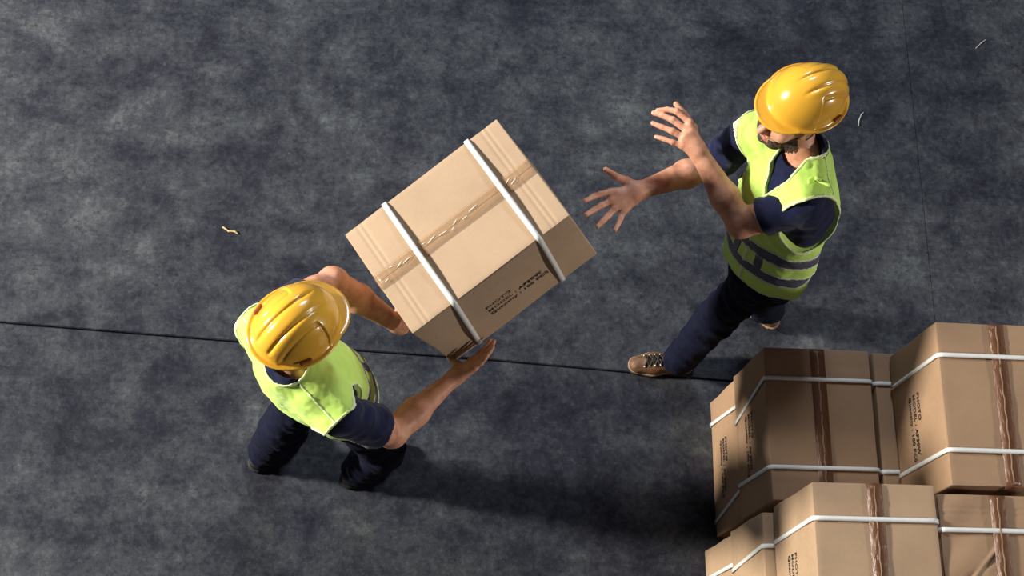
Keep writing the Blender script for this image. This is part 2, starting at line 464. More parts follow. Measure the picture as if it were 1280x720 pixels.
    for si, fx in enumerate(straps):
        x0 = fx * L; e = .0035; top = H + .0082 + lift + (.010 if crush else 0); sl = slants[si]
        p, n = [], []
        def put(y, zz, nn, t=0.0): p.append((x0 + t, y, zz)); n.append(nn)
        K = 14
        for i in range(K + 1):                        # up the printed face, over the top, down the back, under the bottom
            t = i / K; bow = slack * math.sin(PI * t) * .9
            put(-W / 2 - e - .002 - bow, .01 + (top - .022) * t, (0, -1, 0), sl * (1 - t) )
        put(-W / 2 + .004, top - .003, (0, -.7, .7))
        for i in range(K + 1):
            t = i / K; put(-W / 2 + .016 + (W - .032) * t, top + slack * .8 * math.sin(PI * t), (0, 0, 1), slack * .9 * math.sin(PI * t) * 0)
        put(W / 2 - .004, top - .003, (0, .7, .7))
        for i in range(5): t = i / 4; put(W / 2 + e + .002, top - .012 - (top - .022) * t, (0, 1, 0))
        put(W / 2 - .004, -.0016, (0, .7, -.7))
        for i in range(3): t = i / 2; put(W / 2 - .02 - (W - .04) * t, -.0018, (0, 0, -1))
        put(-W / 2 + .001, -.0012, (0, -.7, -.7), sl)
        put(-W / 2 - e - .002, .01, (0, -1, 0), sl)
        v, f = ribbon(p, n, (1, 0, 0), .018 if slack else .0155, .0013)
        link('plastic_strap', mesh_from('plastic_strap', v, f, M['strap'], True), root)
    if text:
        o = link('printed_lettering', lettering_mesh(), root)
        o.location = (-.15 * L, -W / 2 - .0062, H * .53); o.rotation_euler = (PI / 2, 0, 0)
    return root

M['tape_shine'] = simple('tape_highlight', (.80, .76, .68, 1), .12, .05)  # pale colour stands in for light glinting off the clear tape
HR = Matrix(((0.756, -0.537, -0.374), (0.55, 0.831, -0.082), (0.355, -0.144, 0.924)))
q_ = np.linalg.qr(np.array(HR))[0]; q_ = q_ * np.sign(np.diag(q_.T @ np.array(HR))); HR = Matrix(q_.tolist())
HC = V(.468, 1.744, 1.349); HL, HW, HH = .62, .419, .453
def HB(x, y, z): return HC + np.array(HR) @ np.array((x, y, z))
carton('tilted cardboard box in mid-air held by the man on the left', Vector(HB(0, 0, -HH / 2)), HR, HL, HW, HH, 3, 'card_light', 'tape_clear', None, (-.236, .304), .015, (-.050, -.028), lift=.002)

RZ = Matrix.Rotation(-PI / 2, 3, 'Z')
GRP = None
def stack(label, x0, yb, z0, W=.412, L=.577, H=.408, **kw):   # x0: left side, yb: rear edge
    return carton(label, Vector((x0 + W / 2, yb - L / 2, z0)), Matrix.Rotation(kw.pop('turn', 0), 3, 'Z') @ RZ, L, W, H, **kw)
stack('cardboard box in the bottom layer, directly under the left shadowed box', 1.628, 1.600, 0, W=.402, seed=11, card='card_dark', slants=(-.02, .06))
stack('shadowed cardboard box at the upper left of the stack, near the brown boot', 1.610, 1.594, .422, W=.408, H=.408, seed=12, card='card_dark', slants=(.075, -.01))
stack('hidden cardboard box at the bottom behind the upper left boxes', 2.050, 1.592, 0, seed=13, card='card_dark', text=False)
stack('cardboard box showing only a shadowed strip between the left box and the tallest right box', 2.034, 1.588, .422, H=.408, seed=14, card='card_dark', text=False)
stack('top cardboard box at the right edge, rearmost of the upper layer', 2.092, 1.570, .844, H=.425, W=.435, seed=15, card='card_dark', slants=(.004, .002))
stack('cardboard box at the very bottom of the front left corner', 1.575, .968, 0, seed=16, card='card')
stack('cardboard box at the lower left, its side cut by the bottom of the picture', 1.566, .972, .422, W=.40, H=.408, seed=17, card='card', slants=(.03, .0))
stack('top cardboard box at the middle of the front row with a pale side', 1.604, .992, .844, H=.425, W=.424, seed=18, card='card', slants=(.012, 0))
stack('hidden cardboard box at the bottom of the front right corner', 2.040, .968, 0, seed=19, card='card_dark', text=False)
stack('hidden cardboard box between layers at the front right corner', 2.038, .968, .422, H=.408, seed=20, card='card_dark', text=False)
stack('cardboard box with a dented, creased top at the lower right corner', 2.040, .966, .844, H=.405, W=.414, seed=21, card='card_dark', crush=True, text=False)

# ------------------------------------------------------------ people
def frame(fwd, up=(0, 0, 1)):                       # rows: left, forward, up
    f = nrm(fwd); u = np.asarray(up, float); u = nrm(u - f * (u @ f)); l = np.cross(u, f)
    return np.stack((l, f, u))
def hand_prims(vol, hd, rs=1.0):
    """hd: wrist, four fingers (base, mid, far, tip), thumb (base, mid, tip)."""
    w = hd['wrist']
    pn = hd['normal']
    lo = np.min([p for f in hd['fingers'] for p in f] + list(hd['thumb']) + [w], 0) - .03
    hi = np.max([p for f in hd['fingers'] for p in f] + list(hd['thumb']) + [w], 0) + .03
    for i, f in enumerate(hd['fingers']):
        b = f[0]; k0 = w + (b - w) * .15
        vol.add(cap(k0, b, .020, .0140), .018)
    mid = np.mean([f[0] for f in hd['fingers']], 0)
    vol.add(cap(w + (mid - w) * .25, w + (mid - w) * .8, .026, .03, pn, .48), .012)
    for i, f in enumerate(hd['fingers']):
        r = (.0108, .0112, .0107, .0094)[i] * rs
        vol.add(cap(f[0], f[1], r * 1.08, r), .006); vol.add(cap(f[1], f[2], r, r * .92), .004); vol.add(cap(f[2], f[3], r * .92, r * .78), .004)
        vol.add(ball(f[1], r * 1.05), .004)
    t = hd['thumb']
    vol.add(cap(w + (t[0] - w) * .2, t[0], .017, .0155), .016)
    vol.add(cap(t[0], t[1], .0150, .0122), .008); vol.add(cap(t[1], t[2], .0122, .0098), .004)

def make_hand(wrist, fdir, normal, side, spread=.10, curl=(.25, .35, .3), tdir=None, scale=1.0):
    """Hand of bent, unequal fingers: fdir along the fingers, normal out of the palm, side towards the thumb."""
    f = nrm(fdir); n = np.asarray(normal, float); n = nrm(n - f * (n @ f)); s = np.cross(f, n); s = s if s @ np.asarray(side) > 0 else -s
    F = []
    for i, (off, reach, ln) in enumerate(((.030, .092, .072), (.010, .096, .080), (-.010, .092, .074), (-.029, .083, .058))):
        b = wrist + (f * reach + s * off) * scale
        a = 0; d0 = f + s * (off * 30 * spread); d0 = nrm(d0); p = b; ch = [b]
        for c, part in zip(curl, (.45, .30, .25)):
            a += c; p = p + (d0 * math.cos(a) + n * math.sin(a)) * ln * part * scale; ch.append(p)
        F.append(ch)
    td = nrm(tdir if tdir is not None else f * .6 + s * .8 + n * .25)
    t0 = wrist + (f * .035 + s * .036 + n * .008) * scale; t1 = t0 + td * .036 * scale; t2 = t1 + nrm(td + f * .35) * .030 * scale
    return dict(wrist=wrist, fingers=F, thumb=[t0, t1, t2], normal=n)

def person(name_label, foot, J):
    root = empty('person', foot, name_label, 'person')
    ORGN = np.array(foot, float)
    PV, NB = J['pelvis'], J['neck']; SL, SR = J['sl'], J['sr']
    u = nrm(NB - PV); l = SL - SR; l = nrm(l - u * (l @ u)); f = np.cross(l, u); T = np.stack((l, f, u))
    ht = float(np.linalg.norm(NB - PV))
    def tl(a, b, c): return PV + l * a + f * b + u * c      # torso-local point
    Hf = J['head_frame']; HCn = J['head']
    def hl(a, b, c): return HCn + Hf[0] * a + Hf[1] * b + Hf[2] * c
    # ---- trunk shape shared by the body, the shirt and the vest
    def trunk(vol, g, kk=.05, loose=0.0):
        vol.add(cap(tl(0, -.005, -.02), tl(0, .0, .16), .152 + g + loose, .144 + g + loose * .6, f, .72), kk, .09)
        vol.add(cap(tl(0, .0, .16), tl(0, .005, ht - .17), .142 + g + loose * .6, .158 + g, f, .72), kk, .09)
        c = tl(0, -.005, ht - .20)
        vol.add(ell(c, (.175 + g, .118 + g, .17 + g), T), kk, .09)
        for S in (SL, SR):
            vol.add(cap(tl(0, -.012, ht - .055), S + (tl(0, 0, 0) - tl(0, 0, .012)), .062 + g, .056 + g, f, .95), kk, .09)
            vol.add(cap(tl(0, -.02, ht + .01), S, .045 + g, .045 + g), kk, .09)
    allp = [PV, NB, SL, SR, J['el'], J['er'], HCn, hl(0, 0, .14), hl(0, .13, -.1), hl(0, -.12, 0)]
    for h in (J['hl'], J['hr']):
        allp += [h['wrist']] + [p for q in h['fingers'] for p in q] + list(h['thumb'])
    lo, hi = np.min(allp, 0) - .11, np.max(allp, 0) + .06
    lo = np.minimum(lo, PV - .20); hi = np.maximum(hi, PV + .2)
    lo[2] = PV[2] - .2
    # ---- body: trunk, neck, head, arms and hands in one continuous surface
    B = Vol(lo, hi, .0036)
    trunk(B, -.018)
    for s_, hp in (('l', J['hip_l']), ('r', J['hip_r'])): B.add(cap(hp, hp + (J['knee_' + s_] - hp) * .25, .060, .060), .04)
    B.add(cap(tl(0, -.015, ht - .06), hl(0, -.025, -.045), .064, .058), .03)
    B.add(ell(hl(0, -.012, .032), (.077, .097, .098), Hf), .02)
    B.add(ell(hl(0, .030, -.045), (.060, .066, .085), Hf), .03)
    B.add(cap(hl(-.030, .058, -.100), hl(.030, .058, -.100), .026, .026), .025)
    B.add(ball(hl(0, .083, -.112), .016), .02)
    B.add(cap(hl(-.04, .078, .022), hl(.04, .078, .022), .014, .014), .015)
    for s_ in (-1, 1):
        B.add(ball(hl(s_ * .045, .062, -.028), .026), .02)
        B.add(cap(hl(s_ * .055, .01, -.085), hl(s_ * .03, .06, -.105), .018, .018), .02)
    for s_ in (-1, 1): B.sub(ball(hl(s_ * .031, .104, .0), .0165), .012)
    B.add(cap(hl(0, .096, .006), hl(0, .120, -.036), .0085, .0125), .012)
    for s_ in (-1, 1): B.add(ball(hl(s_ * .013, .106, -.040), .0085), .008)
    B.add(cap(hl(-.020, .093, -.060), hl(.020, .093, -.060), .0065, .0065), .008); B.add(cap(hl(-.016, .089, -.084), hl(.016, .089, -.084), .008, .008), .008)
    if J.get('smile'): B.sub(ell(hl(0, .098, -.071), (.023, .020, .0085), Hf), .004)
    for s_ in (-1, 1):
        B.add(ell(hl(s_ * .080, -.008, -.010), (.010, .021, .034), Hf), .008); B.sub(ell(hl(s_ * .090, -.004, -.006), (.006, .011, .018), Hf), .005)
    for S, E, hd in ((SL, J['el'], J['hl']), (SR, J['er'], J['hr'])):
        Wr = hd['wrist']
        B.add(cap(S, E, .044, .046), .03); B.add(cap(S + (E - S) * .55, S + (E - S) * .75, .050, .049), .03)
        B.add(cap(E, E + (Wr - E) * .38, .046, .050), .02); B.add(cap(E + (Wr - E) * .38, Wr, .049, .0300, hd['normal'], .88), .02)
        B.add(cap(Wr - (Wr - E) * .02, Wr + (Wr - E) * .06, .030, .029, hd['normal'], .80), .015)
        B.add(ball(E, .045), .02)
        hand_prims(B, hd)
    B.wrinkle(lambda x, y, z: .0016 * vnoise(x * 38, y * 38, z * 38), .012)
    lipc = hl(0, .095, -.072)
    def bm(P):
        q = (P - HCn) @ Hf.T
        lip = (np.abs(q[:, 0]) < .024) & (q[:, 1] > .080) & (np.abs(q[:, 2] + .072) < .019 - np.abs(q[:, 0]) * .35)
        inner = (np.abs(q[:, 0]) < .020) & (q[:, 1] > .060) & (q[:, 1] < .0915) & (np.abs(q[:, 2] + .071) < .008)
        return np.where(inner & bool(J.get('smile')), 2, np.where(lip, 1, 0))
    sculpt('body', B, [M['skin'], M['lip'], M['mouth']], root, bm)
    # ---- face pieces
    for s_ in (-1, 1):
        e = Vol(hl(s_ * .031, .086, .0) - .02, hl(s_ * .031, .086, .0) + .02, .0015).add(ball(hl(s_ * .031, .0790, .0), .0125), 0)
        ic = hl(s_ * .031, .0915, -.003)
        sculpt('eye', e, [M['eye'], M['iris']], root, lambda P, ic=ic: (np.linalg.norm(P - ic, axis=1) < .0062).astype(int))
        bq = hl(s_ * .034, .094, .022); br = Vol(bq - .04, bq + .04, .002).add(cap(hl(s_ * .016, .0955, .020), hl(s_ * .050, .083, .024), .0048, .0035), 0)
        br.wrinkle(lambda x, y, z: .003 * vnoise(x * 260, y * 260, z * 260), .01)
        sculpt('eyebrow', br, M['hair'], root)
    if J.get('smile'):
        tv = Vol(hl(0, .085, -.066) - .03, hl(0, .085, -.066) + .03, .0015).add(cap(hl(-.016, .082, -.0665), hl(.016, .082, -.0665), .0045, .0045), 0)
        sculpt('teeth', tv, M['teeth'], root)
    # ---- beard and hair: the head surface grown outwards and trimmed
    hlo, hhi = np.minimum(hl(0, 0, 0) - .16, NB), hl(0, 0, 0) + .16
    def headshape(h):
        v = Vol(hl(0, 0, 0) - .16, hl(0, 0, 0) + .16, h)
        v.add(ell(hl(0, -.012, .032), (.077, .097, .098), Hf), .02); v.add(ell(hl(0, .030, -.045), (.060, .066, .085), Hf), .03)
        v.add(cap(hl(-.030, .058, -.100), hl(.030, .058, -.100), .026, .026), .025); v.add(ball(hl(0, .083, -.112), .016), .02)
        for s_ in (-1, 1):
            v.add(ball(hl(s_ * .045, .062, -.028), .026), .02); v.add(cap(hl(s_ * .055, .01, -.085), hl(s_ * .03, .06, -.105), .018, .018), .02)
        v.add(cap(tl(0, -.015, ht - .06), hl(0, -.025, -.045), .064, .058), .03)
        return v
    def loc(X, Y, Z): return [(X - HCn[0]) * A[0] + (Y - HCn[1]) * A[1] + (Z - HCn[2]) * A[2] for A in Hf]
    if J.get('beard'):
        v = headshape(.0025); v.d -= .0008; v.wrinkle(lambda x, y, z: .0045 * vnoise(x * 240, y * 240, z * 240), .01)
        def keep(X, Y, Z):
            a, b, c = loc(X, Y, Z); aa = np.abs(a)
            jaw = np.maximum(c + .072 - .9 * np.maximum(aa - .035, 0) - 0 * b, -(b - .0))      # below the cheeks, in front of the ears
            jaw = np.maximum(jaw, -(c + .150 - .35 * 0 * b)); jaw = np.maximum(jaw, -(b - .005))
            lipcut = .020 - np.sqrt((a * .75) ** 2 + ((c + .074) * 1.15) ** 2)
            jaw = np.maximum(jaw, np.where(b > .05, lipcut, -1))
            must = np.maximum(np.abs(c + .052) - .0045, np.maximum(aa - .024, -(b - .06)))
            return np.minimum(jaw, must)
        v.keep(keep); sculpt('beard', v, M['beard'], root, label='short dark beard')
    v = headshape(.003); v.d -= .0035; v.wrinkle(lambda x, y, z: .005 * vnoise(x * 170, y * 170, z * 170), .012)
    def hk(X, Y, Z):
        a, b, c = loc(X, Y, Z); aa = np.abs(a)
        return np.maximum(np.maximum(-(c - (-.050 + np.maximum(b + .02, 0) * .9)), b - .045), np.maximum(c - .06, np.where((b > -.035) & (aa > .03), .020 - np.sqrt((b + .008) ** 2 + (c + .012) ** 2) + .014, -1)))
    v.keep(hk); sculpt('hair', v, M['hair'], root)
    # ---- clothes
    clo = np.min([PV, SL, SR, J['el'], J['er']], 0) - .22; chi = np.max([PV, SL, SR, J['el'], J['er'], NB], 0) + .16
    clo[2] = PV[2] - .24
    sh = Vol(clo, chi, .0045)
    trunk(sh, .006)
    plain = sh.copy()
    for S, E in ((SL, J['el']), (SR, J['er'])):
        d_ = nrm(E - S)
        sh.add(cap(S + d_ * .02, S + d_ * .26, .066, .073), .015, .09)
    sh.add(cap(tl(0, -.015, ht - .07), tl(0, -.012, ht + .020), .080, .072), .03)
    def folds(x, y, z):
        w1 = vnoise(x * 17 + 3, y * 17, z * 13); w2 = vnoise(x * 9 + z * 22, y * 9 + z * 15, z * 12 - x * 17)
        return .010 * w1 + .013 * w2 + .003 * vnoise(x * 60, y * 60, z * 60)
    sh.wrinkle(lambda x, y, z: .75 * folds(x, y, z), .03); plain.wrinkle(folds, .03)
    for S, E in ((SL, J['el']), (SR, J['er'])):
        d_ = nrm(E - S); SLV = J['sleeve'][S is SR]
        def sc(X, Y, Z, S=S, d_=d_, SLV=SLV):
            px, py, pz = X - S[0], Y - S[1], Z - S[2]; t = px * d_[0] + py * d_[1] + pz * d_[2]
            rr = np.sqrt(px * px + py * py + pz * pz - t * t + 1e-9)
            return np.where(rr < .105, t - SLV, -1)
        sh.keep(sc)
        # hollow end of the sleeve
        sh.sub(cap(S + d_ * (SLV - .025), S + d_ * (SLV + .10), .052, .064), .004)
    sh.sub(cap(tl(0, .004, ht + .0), tl(0, .04, ht + .2), .064, .074), .006)
    def lt(X, Y, Z): return [(X - PV[0]) * A[0] + (Y - PV[1]) * A[1] + (Z - PV[2]) * A[2] for A in T]
    sh.keep(lambda X, Y, Z: -(lt(X, Y, Z)[2] + .06))
    sculpt('shirt', sh, M['navy'], root, label='navy short-sleeved t-shirt')
    # ---- hi-vis vest
    HEM = J.get('hem', -.10)
    vs = Vol(clo, chi, .0045); trunk(vs, .019, .05, J.get('loose', .022))
    if J.get('vf'): vs.add(cap(tl(0, J['vf'], -.02), tl(0, J['vf'] * .7, ht - .26), .150, .140, f, .72), .05, .09)
    vs.wrinkle(lambda x, y, z: .012 * vnoise(x * 13 + 8, y * 13, z * 6) + .010 * vnoise(x * 8 + z * 20, y * 8 - z * 16, z * 9 + x * 9) + .0025 * vnoise(x * 50, y * 50, z * 50), .04)
    vs.d = np.minimum(vs.d, plain.d - .010)
    full = vs.copy()
    X, Y, Z = vs.all(); la, lb, lc = (np.asarray(q, np.float32) for q in lt(X, Y, Z)); aa = np.abs(la)
    bS, cS = ([float((S - PV) @ ax) for S in (SL, SR)] for ax in (f, u))
    def hole(sd, ra, bo, rb, co, rc):
        return np.where(la * (1, -1)[sd] > 0, np.sqrt(((aa - .250) / ra) ** 2 + ((lb - bS[sd] - bo) / rb) ** 2 + ((lc - cS[sd] + co) / rc) ** 2), 9).astype(np.float32)
    hs = J.get('holes', ((.122, .012, .160, .095, .150),) * 2)
    q = np.minimum(hole(0, *hs[0]), hole(1, *hs[1]))
    ARM = np.minimum((q - 1) * .10, .228 - aa).astype(np.float32)      # negative inside the armholes
    cyl = np.where(lc > ht - .10, np.sqrt(la ** 2 + (lb + .014) ** 2) - .065, .05)
    vee = np.maximum(aa - .045 * np.clip((lc - (ht - .12)) / .10, 0, 1), np.where(lb > 0, -.02, .02)) * .8
    NECK = np.minimum(cyl, vee).astype(np.float32); HEMV = lc - HEM
    cutv = np.maximum(np.maximum(-ARM, -NECK), -HEMV)
    vs.d = np.maximum(vs.d, cutv)
    vest = sculpt('vest', vs, M['lime'], root, label='lime hi-vis vest with grey reflective bands')
    def band(nm, lim, mat_, grow, thick=.006):
        b = full.copy(); b.d = np.maximum(np.maximum(full.d - grow, -(full.d + thick)), np.maximum(cutv - .001, lim)).astype(np.float32)
        return link(nm, b.mesh(nm, mat_, ORG(vest)), vest)
    for c0 in J['bands']:
        band('reflective_strip', np.abs(lc - c0) - .021, M['reflect'], .003)
        for d_ in (-.025, .025): band('strip_edging', np.abs(lc - c0 - d_) - .004, M['white_edge'], .0032)
    c0, c1 = min(J['bands']), max(J['bands'])
    for s_ in (-1, 1):
        band('reflective_strip', np.maximum(np.maximum(np.abs(la - s_ * .055) - .018, -lb), np.maximum(c0 - lc, lc - c1)), M['reflect'], .0028)
    for s_ in (-1, 1): band('armhole_piping', np.maximum(np.abs(ARM) - .006, -s_ * la), M['piping'], .0035, .004)
    main_piece(band('neck_piping', np.abs(NECK) - .0065, M['piping'], .003, .005))
    band('hem_piping', np.abs(HEMV) - .006, M['piping'], .003, .004)
    band('front_zip', np.maximum(np.abs(la) - .005, -lb), M['piping'], .0025, .004)
    for s_ in (-1, 1): band('shoulder_seam', np.maximum(np.maximum(np.abs(lb + .025) - .004, -(lc - (ht - .12))), -s_ * la), M['piping'], .0025, .004)
    del la, lb, lc, aa, q, ARM, NECK, HEMV, cutv, cyl, vee
    if J.get('tab'):
        for q, dl in ((tl(.105, .055, ht + .012), (.4, 1, .25)), (tl(.130, .030, ht + .012), (1, -.3, .1)), (tl(.118, .042, ht + .022), (.2, .5, .6))):
            dv = nrm(T.T @ np.array(dl)); t_ = Vol(q - .06, q + .06, .0022)
            t_.add(cap(q - dv * .022, q + dv * .022, .012, .009, u, .35), 0); t_.wrinkle(lambda x, y, z: .004 * vnoise(x * 90, y * 90, z * 90), .01)
            link('shoulder_tab', t_.mesh('shoulder_tab', M['lime'], ORG(vest)), vest)
    # ---- trousers
    lp = [PV, J['hip_l'], J['hip_r'], J['knee_l'], J['knee_r'], J['ank_l'], J['ank_r']]
    tlo, thi = np.min(lp, 0) - .22, np.max(lp, 0) + .22; tlo[2] = .015; thi[2] = PV[2] + .16
    tr = Vol(tlo, thi, .005)
    tr.add(cap(tl(0, -.008, -.03), tl(0, 0, .06), .146, .140, f, .74), .05, .08)
    for s_ in 'lr':
        hp, kn, an = J['hip_' + s_], J['knee_' + s_], J['ank_' + s_]
        tr.add(cap(hp, kn, .086, .078), .05, .08); tr.add(cap(kn, an, .078, .070), .03, .08)
        tr.add(ball(hp - f * .04, .080), .05)
    def tf(x, y, z):
        return .016 * vnoise(x * 9 + z * 14 + 5, y * 9 - z * 10, z * 11 + x * 8) + .010 * vnoise(x * 20, y * 20, z * 24) + .003 * vnoise(x * 55, y * 55, z * 55)
    tr.wrinkle(tf, .04)
    tr.keep(lambda X, Y, Z: np.maximum(lt(X, Y, Z)[2] - .07, .045 - Z + 0 * X))
    sculpt('trousers', tr, M['trouser'], root, label='dark navy work trousers')
    # ---- boots
    for s_ in 'lr':
        an = J['ank_' + s_].copy(); d_ = nrm(np.array((*J['toe_' + s_], 0.0))); sd = np.array((-d_[1], d_[0], 0)); zz = V(0, 0, 1)
        g0 = V(an[0], an[1], J.get('raise_' + s_, 0.0)); tp = J.get('pitch_' + s_, 0.0)
        dd = nrm(d_ * math.cos(tp) - zz * math.sin(tp)); uu = np.cross(dd, sd); uu = uu if uu[2] > 0 else -uu
        bp = lambda a, b, c: g0 + dd * a + sd * b + uu * c
        Fm = np.stack((sd, dd, uu))
        bl, bh = np.min([bp(-.1, 0, 0), bp(.24, 0, 0)], 0) - .08, np.max([bp(-.1, 0, 0), bp(.24, 0, 0)], 0) + .08; bh[2] += .12; 
        b = Vol(bl, bh, .0032)
        b.add(cap(bp(-.045, 0, .045), bp(.09, 0, .045), .036, .042), .02); b.add(cap(bp(.09, 0, .042), bp(.165, .006, .036), .044, .036, uu, .85), .025)
        b.add(cap(bp(0, 0, .05), bp(-.012, 0, .145), .042, .047), .03); b.add(cap(bp(.03, 0, .075), bp(.10, 0, .055), .028, .026), .03)
        upper = b.copy(); 
        b.keep(lambda X, Y, Z: .026 - ((X - g0[0]) * uu[0] + (Y - g0[1]) * uu[1] + (Z - g0[2]) * uu[2]))
        b.wrinkle(lambda x, y, z: .002 * vnoise(x * 70, y * 70, z * 70), .01)
        bt = sculpt('boot', b, M['boot'] if J.get('brown') else M['boot_dark'], root, label='brown leather lace-up boot' if J.get('brown') else None)
        so = Vol(bl, bh, .0032)
        for a0, a1, r0, r1 in ((-.045, .05, .042, .038), (.05, .10, .038, .049), (.10, .165, .049, .042)):
            so.add(cap(bp(a0, 0, .014), bp(a1, .004 if a1 > .1 else 0, .014), r0, r1, uu, .5), .02)
        hz = lambda X, Y, Z: (X - g0[0]) * uu[0] + (Y - g0[1]) * uu[1] + (Z - g0[2]) * uu[2]
        sole_full = so.copy()
        so.keep(lambda X, Y, Z: np.maximum(hz(X, Y, Z) - .024, .001 - hz(X, Y, Z)))
        link('sole', so.mesh('sole', M['sole'], ORG(root)), bt, 'black rubber sole')
        wl = sole_full; wl.d = wl.d - .003
        wl.keep(lambda X, Y, Z: np.abs(hz(X, Y, Z) - .026) - .0035)
        link('welt', wl.mesh('welt', M['welt'] if J.get('brown') else M['sole'], ORG(root)), bt, 'tan welt' if J.get('brown') else None)
        for i in range(4):
            a = .142 - i * .021; h = .074 + i * .0085
            for sg in (-1, 1):
                q0, q1 = bp(a, -.024 * sg, h - .002), bp(a - .018, .024 * sg, h + .005); m = bp(a - .009, 0, h + .019)
                lv = Vol(np.min([q0, q1, m], 0) - .012, np.max([q0, q1, m], 0) + .012, .0018)
                lv.add(cap(q0, m, .0042, .0042), 0).add(cap(m, q1, .0042, .0042), .003)
                link('lace', lv.mesh('lace', M['lace'], ORG(root)), bt)
                ev = Vol(q0 - .01, q0 + .01, .0015).add(ball(q0, .0052), 0); link('eyelet', ev.mesh('eyelet', M['eyelet'], ORG(root)), bt)
    # ---- hard hat
    Kf = J['hat_frame']; K0 = J['hat']
    def kl(a, b, c): return K0 + Kf[1] * a + Kf[0] * b + Kf[2] * c
    def lk(X, Y, Z): return [(X - K0[0]) * A[0] + (Y - K0[1]) * A[1] + (Z - K0[2]) * A[2] for A in (Kf[1], Kf[0], Kf[2])]
    hv = Vol(K0 - .21, K0 + .21, .0027)
    X, Y, Z = hv.all(); a, b, c = lk(X, Y, Z)
    sstep = lambda e0, e1, t: (lambda q: q * q * (3 - 2 * q))(np.clip((t - e0) / (e1 - e0), 0, 1))
    def dome(ra, rb, rc):
        k0 = np.sqrt((a / ra) ** 2 + (b / rb) ** 2 + (c / rc) ** 2) + 1e-6; k1 = np.sqrt((a / ra ** 2) ** 2 + (b / rb ** 2) ** 2 + (c / rc ** 2) ** 2) + 1e-6
        return k0 * (k0 - 1) / k1
    D = dome(.140, .116, .132)
    wl_ = .060 + .115 * sstep(.015, .060, a)
    D = D + .0065 * sstep(-.003, .003, np.abs(b) - wl_) * sstep(-.01, .02, c)       # lowered side panels
    D = D + .0040 * np.exp(-((np.abs(b) - wl_) / .0045) ** 2) * sstep(.0, .03, c)
    fade = 1 - sstep(.040, .085, a)
    for b0 in (-.026, .026): D = D + .0050 * np.exp(-((b - b0) / .0045) ** 2) * fade * sstep(.02, .05, c)
    D = D - .0030 * np.exp(-(b / .019) ** 4) * fade * sstep(.02, .05, c)
    for s_ in (-1, 1): D = D - .0015 * np.exp(-((b - s_ * .040) / .009) ** 2) * fade * sstep(.02, .05, c)
    peak_r = np.sqrt(((a - .062) / .122) ** 2 + (b / .108) ** 2) - 1
    rim_r = np.sqrt((a / .152) ** 2 + (b / .127) ** 2) - 1
    zr = c + .004 + .22 * np.maximum(a - .09, 0)
    brim = np.maximum(np.minimum(peak_r, rim_r) * .11, np.abs(zr) - .0034)
    lip = np.sqrt((np.minimum(peak_r, rim_r) * .11 + .002) ** 2 + zr ** 2) - .0048
    D = np.maximum(D, -(c + .012))
    kk = .010; hh = np.clip(.5 + .5 * (D - brim) / kk, 0, 1); D = D + (brim - D) * hh - kk * hh * (1 - hh)
    D = np.minimum(D, lip)
    inn = dome(.125, .101, .117)
    D = np.maximum(D, np.minimum(-inn, 9))
    hv.d = D.astype(np.float32)
    hat = sculpt('hard_hat', hv, M['yellow'], root, label='yellow plastic hard hat with moulded ridges')
    for s_ in (-1, 1):
        sv = Vol(kl(-.055, s_ * .112, .012) - .04, kl(-.055, s_ * .112, .012) + .04, .002)
        sv.add(cap(kl(-.070, s_ * .1035, .012), kl(-.042, s_ * .1115, .012), .0062, .0062, Kf[2], .7), 0)
        link('accessory_slot', sv.mesh('accessory_slot', M['slot'], ORG(hat)), hat)
    hb = Vol(K0 - .2, K0 + .2, .0032); X, Y, Z = hb.all(); a, b, c = lk(X, Y, Z)
    ring = np.sqrt((a / .112) ** 2 + (b / .092) ** 2) - 1
    hb.d = np.maximum(np.abs(ring * .10) - .0028, np.abs(c + .026 - .12 * np.minimum(a, 0) * 1.0) - .011).astype(np.float32)
    link('headband', hb.mesh('headband', M['band'], ORG(hat)), hat, 'orange headband of the harness')
    return root

# ---- the man handing over the box (left)
LF = V(-.05, 1.24, 0)
hat_f = nrm(V(.70, .71, -.10))
L = dict(pelvis=V(0.0108, 1.3511, 0.9300), neck=V(-.102, 1.268, 1.485), sl=V(-.218, 1.408, 1.425), sr=V(.040, 1.128, 1.425),
         head=V(-.088, 1.325, 1.632), head_frame=frame(V(.70, .71, -.22)), hat=V(-.098, 1.325, 1.688), hat_frame=frame(V(.72, .69, -.12)),
         el=V(0.0053, 1.6264, 1.2500), er=V(0.2201, 1.1370, 1.1700),
         hip_l=V(-0.0463, 1.3979, 0.9000), knee_l=V(-0.1594, 1.3084, 0.4800), ank_l=V(-0.2257, 1.3086, 0.1000), toe_l=(.75, .66),
         hip_r=V(0.0580, 1.2919, 0.9000), knee_r=V(0.2179, 1.2360, 0.5000), ank_r=V(0.1474, 1.2482, 0.1000), toe_r=(.80, .55),
         bands=(.18, .05), hem=-.06, sleeve=(.215, .215), vf=.035, loose=.025)
wr = V(0.4217, 1.3473, 1.1000)
ex = np.array(HR) @ np.array((1, 0, 0)); ey = np.array(HR) @ np.array((0, 1, 0)); ez = np.array(HR) @ np.array((0, 0, 1))
L['hr'] = make_hand(wr, ex * 1.0 - ey * .05 + ez * .05, ey * .6 + ez * .5, -ex * .5 + ey * 1.0, .20, (.10, .15, .12), tdir=nrm(ey * .9 - ex * .15 + ez * .3), scale=1.1)
wl = HB(-.40, .04, -.255)
L['hl'] = make_hand(wl, ex, ez, ey, .12, (.02, .04, .04), tdir=nrm(ex * .6 + ey * .7))
person('man seen from behind in yellow hard hat holding out a tilted cardboard box', Vector(LF), L)

